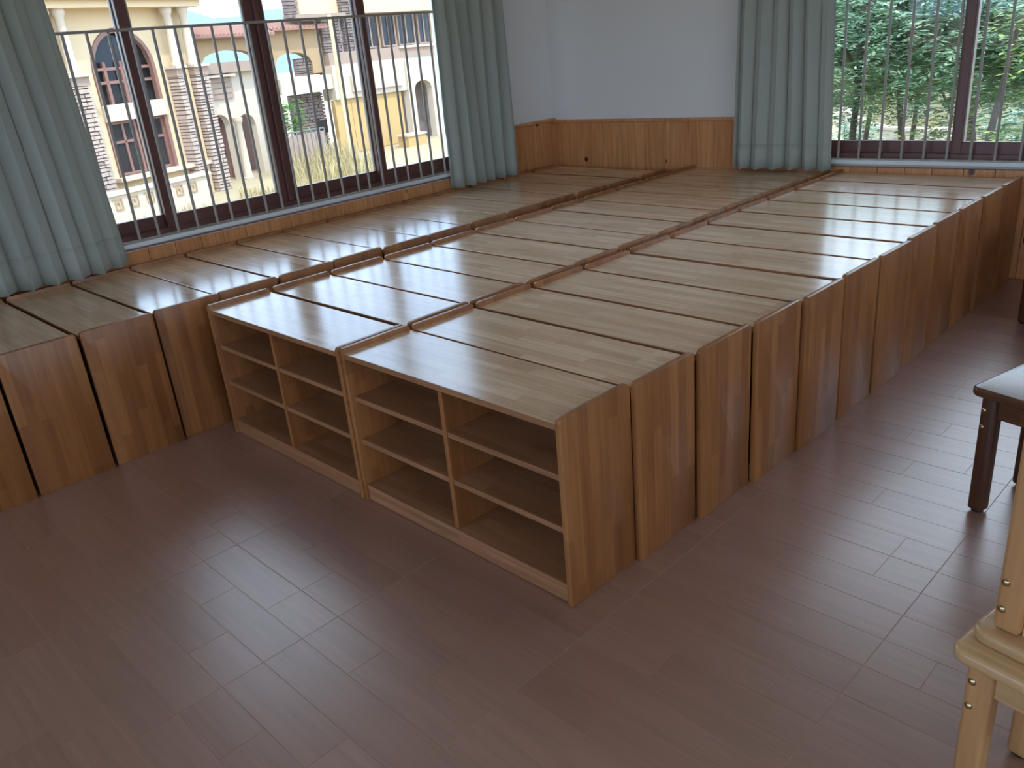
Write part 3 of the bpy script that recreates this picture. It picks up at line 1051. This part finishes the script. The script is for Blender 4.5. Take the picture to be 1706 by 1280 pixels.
# low garden wall with a raised square spiral pattern
gw = tag(empty('garden_wall'), 'low pale garden wall with square spiral relief before the villa', 'wall')
rW = (F1.at(150, 330)[0], F1.at(345, 300)[0], gz, F1.at(215, 315)[1])
FG = Facade(F1.M @ Vector((0, -2.2, 0)), F1.M @ Vector((1, -2.2, 0)))
rW = (FG.at(140, 330)[0], FG.at(350, 300)[0], gz, FG.at(220, 320)[1])
fbox(FG, rW, 0.0, 0.3, 'wall_body', M_PALE, gw)
fbox(FG, (rW[0] - 0.05, rW[1] + 0.05, rW[3], rW[3] + 0.10), -0.08, 0.38, 'coping', M_PALE, gw)
def meander(F, u, z, s, d):
    mb = MB()
    t = s * 0.11
    for (a0, a1, b0, b1) in ((0, 1, .89, 1), (.89, 1, 0, .89), (.2, .89, 0, .11), (.2, .31, .11, .7), (.31, .68, .59, .7), (.57, .68, .3, .59)):
        mb.box(u + a0 * s, u + a1 * s, d - 0.04, d + 0.01, z + b0 * s, z + b1 * s, M=F.M)
    return mb
u = rW[0] + 0.3
while u < rW[1] - 0.5:
    meander(FG, u, rW[3] - 0.46, 0.36, 0.0).build('spiral_relief', M_TAN, gw)
    u += 0.62

# ---- covered link with the red tile roof
A2 = F1.M @ Vector((uR, 1.2, 0))
F2 = Facade(A2, A2 + F1.u * 4 + F1.n * -0.3)
v2 = tag(empty('connecting_wing'), 'low wing with red tile roof and arched openings beside the villa', 'building')
_, zr1 = F2.at(340, 42)
_, zr0 = F2.at(340, 61)
_, zl1 = F2.at(370, 104)
_, zl0 = F2.at(370, 122)
e0 = F2.at(306, 80)[0]
e1 = F2.at(441, 80)[0]
a0_, zsp = F2.at(336, 104)
a1_, _ = F2.at(428, 92)
_, zar = F2.at(385, 84)
wall_with_arches(F2, (e0, e1, zl1, zr0), [(a0_, a1_, zl1, zl1 + 0.02, zar - zl1)], 0.0, 0.35, 'wall', M_TAN, v2)
tiled_roof(F2, (e0, e1 + 0.2, zr0, zr1), v2, -0.5, 1.2)
fbox(F2, (e0, e1, zr0 - 0.12, zr0 - 0.02), -0.45, 0.4, 'eave_board', M_WFRAME, v2)
fbox(F2, (e0, e1, zl0, zl1), -0.25, 0.5, 'ledge', M_LEDGE, v2)
d0u, zd1 = F2.at(357, 196)
d1u, zd0 = F2.at(412, 300)
wall_with_arches(F2, (e0, e1, gz, zl0), [(F2.at(354, 215)[0], F2.at(388, 215)[0], gz, F2.at(360, 212)[1], 0.45), (F2.at(404, 230)[0], F2.at(434, 230)[0], gz, F2.at(415, 210)[1], 0.5)], 0.1, 0.4, 'wall', M_PALE, v2)
rv = F2.rect((344, 131), (392, 163))
fbox(F2, (rv[0] - 0.08, rv[1] + 0.08, rv[3], rv[3] + 0.10), -0.2, 0.2, 'hood', M_PALE, v2)
for k in range(4):
    zz = rv[2] + (rv[3] - rv[2]) * k / 4
    fbox(F2, (rv[0], rv[1], zz + 0.02, zz + (rv[3] - rv[2]) / 4 - 0.03), 0.02 + 0.0 * k, 0.14, 'louvre', M_LEDGE, v2)
fbox(F2, (F2.at(362, 240)[0], F2.at(388, 240)[0], gz, F2.at(370, 205)[1]), 1.4, 1.5, 'inner_wall', M_YELLOW, v2)
fwindow(F2, (F2.at(372, 240)[0], F2.at(384, 240)[0], gz + 0.1, F2.at(372, 212)[1]), 1.35, v2, cols=1)
fbox(F2, (F2.at(404, 240)[0], F2.at(440, 240)[0], gz, F2.at(410, 200)[1]), 1.0, 1.1, 'inner_wall', M_WFRAME, v2)
fbox(F2, (e0, e1, zl0 - 0.06, zl0), 0.42, 1.7, 'porch_ceiling', M_TAN, v2)
fbox(F2, (e0, e1, gz, zl0 - 0.06), 1.62, 1.75, 'back_wall', M_WFRAME, v2)
column(F2, F2.at(396, 240)[0], gz, F2.at(396, 195)[1], 0.16, v2, d=-0.25)

# ---- big villa to the right, in front of the hills
A3 = F2.M @ Vector((e1 + 0.1, 0.5, 0))
F3 = Facade(A3, A3 + F1.u * 4 + F1.n * 0.6)
v3 = tag(empty('villa'), 'large villa with dark stone piers, white arcade and yellow panels', 'building')
def fr3(tl, br):
    return F3.rect(tl, br)
top3 = F3.at(500, -60)[1]
rP1 = fr3((566, -40), (600, 120)); rP1 = (F3.at(566, 40)[0], F3.at(592, 40)[0], F3.at(580, 108)[1], top3)
stones(F3, rP1, -0.25, v3, M_STONED, seed=11)
rP2 = (F3.at(533, 60)[0], F3.at(566, 60)[0], F3.at(550, 92)[1], F3.at(545, 32)[1])
stones(F3, rP2, -0.15, v3, M_STONED, seed=12)
# upper walls
_, zroof = F3.at(560, 27)
uwA, uwB, uwC = F3.at(488, 20)[0], F3.at(566, 20)[0], F3.at(592, 20)[0]
fbox(F3, (uwA + 0.4, uwB, F3.at(500, 24)[1], top3), 0.0, 0.5, 'upper_wall', M_CREAM, v3)
fbox(F3, (uwC, uwC + 9, F3.at(650, 20)[1], top3), -0.1, 0.5, 'upper_wall', M_CREAM, v3)
fbox(F3, (uwA - 0.2, uwB, F3.at(500, 31)[1], F3.at(500, 25)[1]), -0.4, 0.5, 'eave_board', M_LEDGE, v3)
tiled_roof(F3, (F3.at(440, 40)[0], F3.at(533, 40)[0], F3.at(480, 48)[1], F3.at(480, 35)[1]), v3, -0.5, 0.6)
ra0, ra1 = F3.at(445, 70)[0], F3.at(533, 70)[0]
zb1, zb0 = F3.at(490, 48)[1], F3.at(490, 126)[1]
wall_with_arches(F3, (ra0, ra1, zb0, zb1), [(F3.at(458, 110)[0], F3.at(520, 110)[0], zb0, F3.at(470, 108)[1], F3.at(480, 88)[1] - F3.at(470, 108)[1])], -0.05, 0.45, 'wall', M_TAN, v3)
stones(F3, (F3.at(496, 100)[0], F3.at(540, 100)[0], F3.at(510, 126)[1], F3.at(510, 96)[1]), 0.1, v3, M_STONED, seed=13)
fbox(F3, (ra0 - 0.1, F3.at(545, 140)[0], F3.at(490, 155)[1], F3.at(490, 130)[1]), -0.5, 0.4, 'white_ledge', M_PALE, v3)
stones(F3, (F3.at(497, 190)[0], F3.at(549, 190)[0], gz, F3.at(515, 156)[1]), 0.3, v3, M_STONED, seed=14)
fbox(F3, (F3.at(533, 200)[0], F3.at(549, 200)[0], F3.at(540, 222)[1], F3.at(540, 200)[1]), 0.2, 0.4, 'dark_opening', M_DGLASS, v3)
# window band of the upper floor
zw1, zw0 = F3.at(640, 22)[1], F3.at(640, 78)[1]
fbox(F3, (uwC, uwC + 9, zw0 - 0.1, zw1 + 0.05), 0.55, 0.8, 'window_wall', M_TAN, v3)
for (l, r_) in ((613, 640), (645, 668), (672, 700), (706, 726)):
    fwindow(F3, (F3.at(l, 50)[0], F3.at(r_, 50)[0], zw0, zw1), 0.45, v3, cols=2, rows=1, frame=M_LEDGE, w=0.07)
fbox(F3, (F3.at(540, 100)[0], uwC + 9, F3.at(640, 101)[1], F3.at(640, 80)[1]), -0.35, 0.4, 'parapet', M_LEDGE, v3)
fbox(F3, (F3.at(656, 80)[0], uwC + 9, F3.at(640, 83)[1], F3.at(640, 79)[1]), -0.45, 0.4, 'parapet_rail', M_PALE, v3)
zA1, zA0 = F3.at(600, 104)[1], F3.at(600, 160)[1]
fbox(F3, (F3.at(541, 130)[0], F3.at(662, 130)[0], zA0, zA1), -0.6, 0.3, 'white_wall', M_PALE, v3)
fbox(F3, (F3.at(570, 140)[0], F3.at(655, 140)[0], F3.at(600, 150)[1], F3.at(600, 124)[1]), -0.75, -0.6, 'raised_panel', M_PALE, v3)
wall_with_arches(F3, (F3.at(662, 130)[0], uwC + 9, gz, F3.at(690, 97)[1]), [(F3.at(675, 150)[0], F3.at(704, 150)[0], gz, F3.at(690, 148)[1], 0.42), (F3.at(716, 150)[0], F3.at(760, 150)[0], gz, F3.at(720, 148)[1], 0.5)], -0.7, -0.3, 'arcade_wall', M_PALE, v3)
fbox(F3, (F3.at(664, 200)[0], uwC + 9, gz, F3.at(690, 110)[1]), 0.5, 0.8, 'inner_wall', M_STONED, v3)
fbox(F3, (F3.at(664, 200)[0], uwC + 9, F3.at(690, 104)[1], F3.at(690, 98)[1]), -0.28, 0.8, 'arcade_ceiling', M_TAN, v3)
stones(F3, (F3.at(472, 10)[0], F3.at(490, 10)[0], F3.at(485, 31)[1], top3 - 0.3), -0.2, v3, M_STONED, seed=15)
ylf = [551, 579, 607, 636, 664]
for k in range(4):
    fbox(F3, (F3.at(ylf[k], 200)[0] + 0.015, F3.at(ylf[k + 1], 200)[0] - 0.015, F3.at(600, 250)[1], zA0 - 0.02), -0.45, -0.2, 'yellow_panel', M_YELLOW, v3)
fbox(F3, (F3.at(549, 200)[0], F3.at(666, 200)[0], gz, F3.at(600, 251)[1]), 0.0, 0.3, 'dark_base', M_STONED, v3)
v3b = tag(empty('yellow_planter'), 'yellow boxed planter wall before the arcade', 'planter')
FP = Facade(F3.M @ Vector((0, -2.5, 0)), F3.M @ Vector((1, -2.5, 0)))
rp = FP.rect((680, 228), (716, 276))
fbox(FP, (rp[0], rp[1], gz, rp[3]), 0, 0.7, 'body', M_YELLOW, v3b)
fbox(FP, (rp[0] - 0.06, rp[1] + 0.06, rp[3], rp[3] + 0.08), -0.06, 0.76, 'coping', M_PALE, v3b)

# pole in front of the big villa
FPo = Facade(F3.M @ Vector((0, -6.0, 0)), F3.M @ Vector((1, -6.0, 0)))
up_, zp1 = FPo.at(547, 31)
up2_, zp0 = FPo.at(592, 290)
pb = FPo.M @ Vector(((up_ + up2_) / 2, 0, GROUND))
po = tag(empty('lamp_post', pb), 'tall cream post standing before the yellow panels', 'post')
MB().tube((0, 0, 0), (0, 0, zp1 - GROUND), 0.095, 0.075, n=14).build('shaft', M_POLE, po, smooth=True)
MB().box(-0.2, 0.2, -0.2, 0.2, 0, 0.12).build('base_plate', M_METAL, po)
MB().lathe([(0.10, 0), (0.12, 0.05), (0.04, 0.14)], c=(0, 0, zp1 - GROUND), n=14).build('finial', M_POLE, po, smooth=True)
# thin dark fence between the villas
FFn = Facade(F3.M @ Vector((0, -3.5, 0)), F3.M @ Vector((1, -3.5, 0)))
fn = tag(empty('metal_fence'), 'dark metal fence with grey panels behind the dry grass', 'fence')
rf = FFn.rect((478, 222), (548, 262))
fbox(FFn, (rf[0], rf[1], rf[3] - 0.05, rf[3]), 0, 0.05, 'top_rail', M_METAL, fn)
for k in range(9):
    uu = rf[0] + (rf[1] - rf[0]) * k / 8
    fbox(FFn, (uu - 0.02, uu + 0.02, GROUND, rf[3] - 0.05), 0, 0.04, 'post', M_METAL, fn)
for k in range(8):
    uu = rf[0] + (rf[1] - rf[0]) * k / 8
    fbox(FFn, (uu + 0.03, uu + (rf[1] - rf[0]) / 8 - 0.03, GROUND + 0.05, rf[3] - 0.15), 0.01, 0.03, 'panel', M_LEDGE, fn)

# hills
def hill(name, label, F, pts, mat):
    prof = [F.at(*p) for p in pts]
    prof = [(prof[0][0], GROUND)] + prof + [(prof[-1][0], GROUND)]
    vs = []
    n = len(prof)
    ridge = [F.M @ Vector((p[0], 0, p[1])) for p in prof]
    front = [F.M @ Vector((p[0], -70, GROUND)) for p in prof]
    back = [F.M @ Vector((p[0], 70, GROUND)) for p in prof]
    fs = []
    for i in range(n - 1):
        fs += [(i, i + 1, n + i + 1, n + i), (n + i, n + i + 1, 2 * n + i + 1, 2 * n + i)]
    o = MB().add(front + ridge + back, fs).build(name, mat)
    return tag(o, label, 'hill')
FH = Facade(F1.M @ Vector((0, 330, 0)), F1.M @ Vector((1, 330, 0)))
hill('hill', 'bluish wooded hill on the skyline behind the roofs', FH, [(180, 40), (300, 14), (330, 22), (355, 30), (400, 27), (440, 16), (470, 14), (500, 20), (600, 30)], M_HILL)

# ------------------------------------------------------------------ vegetation
def leaf_material(name, c0, c1, c2, transl):
    nt = NT(name)
    geo = nt.n('ShaderNodeNewGeometry')
    rp = nt.n('ShaderNodeValToRGB')
    rp.color_ramp.elements[0].color = c0
    rp.color_ramp.elements[1].color = c2
    e = rp.color_ramp.elements.new(0.55)
    e.color = c1
    nt.l(geo.outputs['Random Per Island'], rp.inputs['Fac'])
    p = nt.n('ShaderNodeBsdfPrincipled')
    nt.l(rp.outputs['Color'], p.inputs['Base Color'])
    p.inputs['Roughness'].default_value = 0.38
    t = nt.n('ShaderNodeBsdfTranslucent')
    nt.l(rp.outputs['Color'], t.inputs['Color'])
    mx = nt.n('ShaderNodeMixShader')
    mx.inputs['Fac'].default_value = transl
    nt.l(p.outputs[0], mx.inputs[1])
    nt.l(t.outputs[0], mx.inputs[2])
    nt.surf(mx.outputs[0])
    return nt.mat
M_LEAF = leaf_material('leaf_blue_green', srgb(84, 118, 94), srgb(124, 158, 126), srgb(198, 212, 182), 0.38)
M_LEAF2 = leaf_material('leaf_yellow_green', srgb(84, 118, 70), srgb(140, 168, 96), srgb(214, 220, 130), 0.4)
M_BARK = plain('bark', srgb(74, 66, 56), rough=0.9, var=0.25, scale=8)
def frond_cloud(rng, centre, rad, n_fr, leaflets, L, W):
    """feathery compound leaves: curved fronds with paired leaflets, numpy-built"""
    V, Fc = [], []
    for _ in range(n_fr):
        while True:
            q = rng.uniform(-1, 1, 3)
            m = np.linalg.norm(q)
            if m < 1 and (m > 0.55 or rng.random() < 0.25):
                break
        base = np.array(centre) + q * np.array(rad)
        az = math.atan2(q[1], q[0]) + rng.normal(0, 0.8)
        d = np.array([math.cos(az), math.sin(az), rng.uniform(-0.15, 0.45)])
        d /= np.linalg.norm(d)
        side = np.cross(d, [0, 0, 1])
        side /= np.linalg.norm(side) + 1e-9
        fl = L * rng.uniform(0.7, 1.3)
        for k in range(leaflets):
            s = (k + 1) / leaflets
            p = base + d * fl * s + np.array([0, 0, -0.55 * fl * s * s])
            ll = 0.42 * fl * (1 - 0.45 * s) * rng.uniform(0.8, 1.2)
            for sg in (-1, 1):
                dr = side * sg * 0.9 + d * 0.55 + np.array([0, 0, rng.uniform(-0.45, 0.05)])
                dr /= np.linalg.norm(dr)
                wv = np.cross(dr, [0.2 * rng.normal(), 0.2 * rng.normal(), 1])
                wv /= np.linalg.norm(wv) + 1e-9
                w = W * rng.uniform(0.7, 1.2)
                o = len(V)
                V += [p, p + dr * ll * 0.45 + wv * w, p + dr * ll, p + dr * ll * 0.45 - wv * w]
                Fc.append((o, o + 1, o + 2, o + 3))
    return V, Fc
def tree(label, base, h, crowns, seed, mat=M_LEAF, name='leafy_tree', L=0.30, W=0.016, leaflets=8, group='trees outside the right window'):
    rng = np.random.default_rng(seed)
    root = tag(empty(name, base), label, 'tree' if name == 'leafy_tree' else name, group)
    tr = MB()
    pts = [Vector((0, 0, 0))]
    for k in range(1, 5):
        pts.append(Vector((rng.normal(0, 0.10), rng.normal(0, 0.10), h * k / 4)))
    for k in range(4):
        tr.tube(pts[k], pts[k + 1], 0.07 * (1 - 0.17 * k), 0.07 * (1 - 0.17 * (k + 1)), n=8)
    tr.build('trunk', M_BARK, root, smooth=True)
    for (c, r, n) in crowns:
        b = MB()
        s = pts[3].lerp(pts[4], rng.uniform(0, 1)) if c[2] > h * 0.75 else Vector((0, 0, max(0.3, c[2] - 0.8)))
        e_ = Vector(c)
        mid = s.lerp(e_, 0.5) + Vector((0, 0, 0.15))
        b.tube(s, mid, 0.022, 0.016, n=6)
        b.tube(mid, e_, 0.016, 0.007, n=6)
        b.build('branch', M_BARK, root, smooth=True)
        V, Fc = frond_cloud(rng, c, r, n, leaflets, L, W)
        me = bpy.data.meshes.new('foliage')
        me.from_pydata([tuple(v) for v in V], [], Fc)
        me.materials.append(mat)
        o = link('foliage', me, root)
        o['kind'] = 'stuff'
    return root
def tree_at(label, px, py, dist, h, crowns, seed, **kw):
    """stands on the ground in the direction of a photo pixel at a chosen distance"""
    d = ray(px, py)
    d2 = Vector((d.x, d.y, 0)).normalized()
    p = Vector((CAM_LOC.x, CAM_LOC.y, 0)) + d2 * dist
    return tree(label, (p.x, p.y, GROUND), h, crowns, seed, **kw)
def crown_set(rs, h, n, spread, dens, lo=0.35):
    out = []
    for _ in range(n):
        a = rs.uniform(0, 2 * math.pi)
        rr = spread * math.sqrt(rs.random())
        z = rs.uniform(lo, 1.0) * h
        r = rs.uniform(0.7, 1.15)
        out.append(((rr * math.cos(a), rr * math.sin(a), z), (r, r, r * 0.75), dens))
    return out
rs = random.Random(12)
tree_at('feathery blue-green tree just right of the far curtain', 1420, 100, 10.5, 4.9, crown_set(rs, 4.9, 10, 1.5, 190, 0.80), 31)
tree_at('feathery tree filling the middle of the right window', 1520, 100, 11.5, 4.9, crown_set(rs, 4.9, 11, 1.7, 190, 0.77), 32)
tree_at('sunlit yellow-green tree at the right edge of the window', 1690, 100, 9.0, 4.3, crown_set(rs, 4.3, 11, 1.3, 190, 0.42), 33, mat=M_LEAF2)
tree_at('yellow-green tree behind the window post', 1610, 60, 13.5, 4.9, crown_set(rs, 4.9, 11, 1.6, 190, 0.74), 34, mat=M_LEAF2)
tree_at('tall tree outside behind the far curtain', 1140, 60, 12.0, 6.6, crown_set(rs, 6.6, 11, 1.6, 120), 35)
for k, (px, dist, h) in enumerate(((1380, 17, 5.2), (1455, 19, 5.2), (1540, 20, 5.4), (1630, 18, 5.2), (1720, 16, 4.8), (1800, 15, 4.6))):
    tree_at('darker tree in the back rank, %s from the left' % ORD[k].replace('nearest', 'first'), px, 60, dist, h, [(c, (r[0] * 1.6, r[1] * 1.6, r[2] * 1.1), 170) for c, r, n in crown_set(rs, h, 9, 1.9, 80, 0.78)], 50 + k, L=0.55, W=0.045, leaflets=7, group='back rank of trees outside the right window')
# shrubs near the white garden wall
for k, (px, py) in enumerate(((1405, 225), (1660, 225), (1700, 225))):
    d = px_on_z(px, py, GROUND + 0.6)
    tree(['small shrub by the left end of the white garden wall', 'round shrub right of the window post', 'leafy shrub at the right edge below the trees'][k], (d.x, d.y, GROUND), 0.6, [((0, 0, 0.7), (0.9, 0.9, 0.8), 90), ((0.5, 0.3, 0.5), (0.7, 0.7, 0.5), 60)], 70 + k, name='shrub', L=0.35, W=0.05, group='shrubs by the white garden wall')

# curved white garden wall with a pale slat fence on it
gwl = tag(empty('garden_wall'), 'low curved white garden wall beneath the trees', 'wall')
cp = [px_on_z(x, y, GROUND) for x, y in ((1405, 205), (1425, 222), (1447, 234), (1475, 243), (1520, 246), (1580, 247), (1660, 245), (1760, 240))]
pv = []
for i in range(len(cp) - 1):
    for t in (0, 0.5):
        pv.append(cp[i].lerp(cp[i + 1], t))
pv.append(cp[-1])
for i in range(len(pv) - 1):
    a, b = pv[i], pv[i + 1]
    dd = (b - a)
    Mx = Matrix.Translation((a.x, a.y, GROUND)) @ Matrix.Rotation(math.atan2(dd.y, dd.x), 4, 'Z')
    L_ = Vector((dd.x, dd.y)).length
    MB().box(-0.02, L_ + 0.02, -0.12, 0.12, 0, 0.55, M=Mx).build('wall_segment', M_PALE, gwl)
    MB().box(-0.03, L_ + 0.03, -0.17, 0.17, 0.55, 0.64, M=Mx).build('coping', M_PALE, gwl)
sf = tag(empty('slat_fence'), 'pale yellow slat fence behind the white garden wall', 'fence')
f0, f1 = px_on_z(1440, 226, GROUND), px_on_z(1720, 228, GROUND)
nsl = 60
slat_me = MB().box(-0.05, 0.05, -0.02, 0.02, 0, 1.5).mesh('slat', plain('fence_paint', srgb(150, 144, 112), rough=0.7))
for k in range(nsl):
    p = f0.lerp(f1, k / (nsl - 1))
    s_ = link('slat', slat_me, sf)
    s_.location = (p.x, p.y, GROUND)
    s_.rotation_euler = (0, 0, math.atan2(f1.y - f0.y, f1.x - f0.x))
for z in (0.3, 1.2):
    Mx = Matrix.Translation((f0.x, f0.y, GROUND)) @ Matrix.Rotation(math.atan2(f1.y - f0.y, f1.x - f0.x), 4, 'Z')
    MB().box(0, (f1 - f0).length, 0.02, 0.06, z, z + 0.07, M=Mx).build('rail', slat_me.materials[0], sf)

hd = tag(empty('hedge'), 'long dense hedge behind the pale slat fence', 'hedge')
rngh = np.random.default_rng(77)
h0, h1 = px_on_z(1380, 172, GROUND), px_on_z(1760, 165, GROUND)
for k in range(9):
    c = h0.lerp(h1, k / 8)
    V, Fc = frond_cloud(rngh, (c.x, c.y, GROUND + 2.4), (3.2, 2.0, 2.6), 260, 6, 0.9, 0.11)
    me = bpy.data.meshes.new('foliage')
    me.from_pydata([tuple(v) for v in V], [], Fc)
    me.materials.append(M_LEAF)
    o = link('foliage', me, hd)
    o['kind'] = 'stuff'

# green bush beside the big villa, and dry grass
FB = Facade(F3.M @ Vector((0, -1.2, 0)), F3.M @ Vector((1, -1.2, 0)))
ub, zb = FB.at(487, 190)
b0 = FB.M @ Vector((ub, 0, 0))
tree('bright green bush beside the dark stone wall', (b0.x, b0.y, GROUND), 2.0, [((0, 0, zb - GROUND), (0.45, 0.45, 0.7), 90), ((0, 0, zb - GROUND - 0.9), (0.4, 0.4, 0.6), 70)], 91, mat=leaf_material('leaf_bright', srgb(60, 120, 50), srgb(90, 150, 70), srgb(140, 180, 90), 0.3), name='bush', L=0.3, W=0.05, group='bushes by the houses')
def grass(label, spots, n, hmin, hmax, seed, name='dry_grass'):
    r = random.Random(seed)
    V, Fc = [], []
    for _ in range(n):
        (x0, y0, x1, y1) = r.choice(spots)
        px, py = r.uniform(x0, x1), r.uniform(y0, y1)
        p = px_on_z(px, py, GROUND)
        h = r.uniform(hmin, hmax)
        a = r.uniform(0, 2 * math.pi)
        lean = r.uniform(0.1, 0.5) * h
        w = 0.006 + 0.009 * r.random()
        dx, dy = math.cos(a), math.sin(a)
        o = len(V)
        V += [(p.x - dy * w, p.y + dx * w, GROUND), (p.x + dy * w, p.y - dx * w, GROUND), (p.x + dx * lean * 0.35 + dy * w, p.y + dy * lean * 0.35 - dx * w, GROUND + h * 0.6),
              (p.x + dx * lean * 0.35 - dy * w, p.y + dy * lean * 0.35 + dx * w, GROUND + h * 0.6), (p.x + dx * lean, p.y + dy * lean, GROUND + h)]
        Fc += [(o, o + 1, o + 2, o + 3), (o + 3, o + 2, o + 4)]
    o = MB().add(V, Fc).build(name, M_DRYGRASS)
    return tag(o, label, 'grass', kind='stuff')
grass('dry yellow grass growing before the yellow panels', [(480, 285, 640, 330), (500, 270, 600, 300)], 1800, 0.4, 1.4, 3)
grass('thin dry grass at the foot of the spiral wall', [(220, 350, 400, 385), (400, 320, 470, 350)], 1500, 0.1, 0.35, 4)
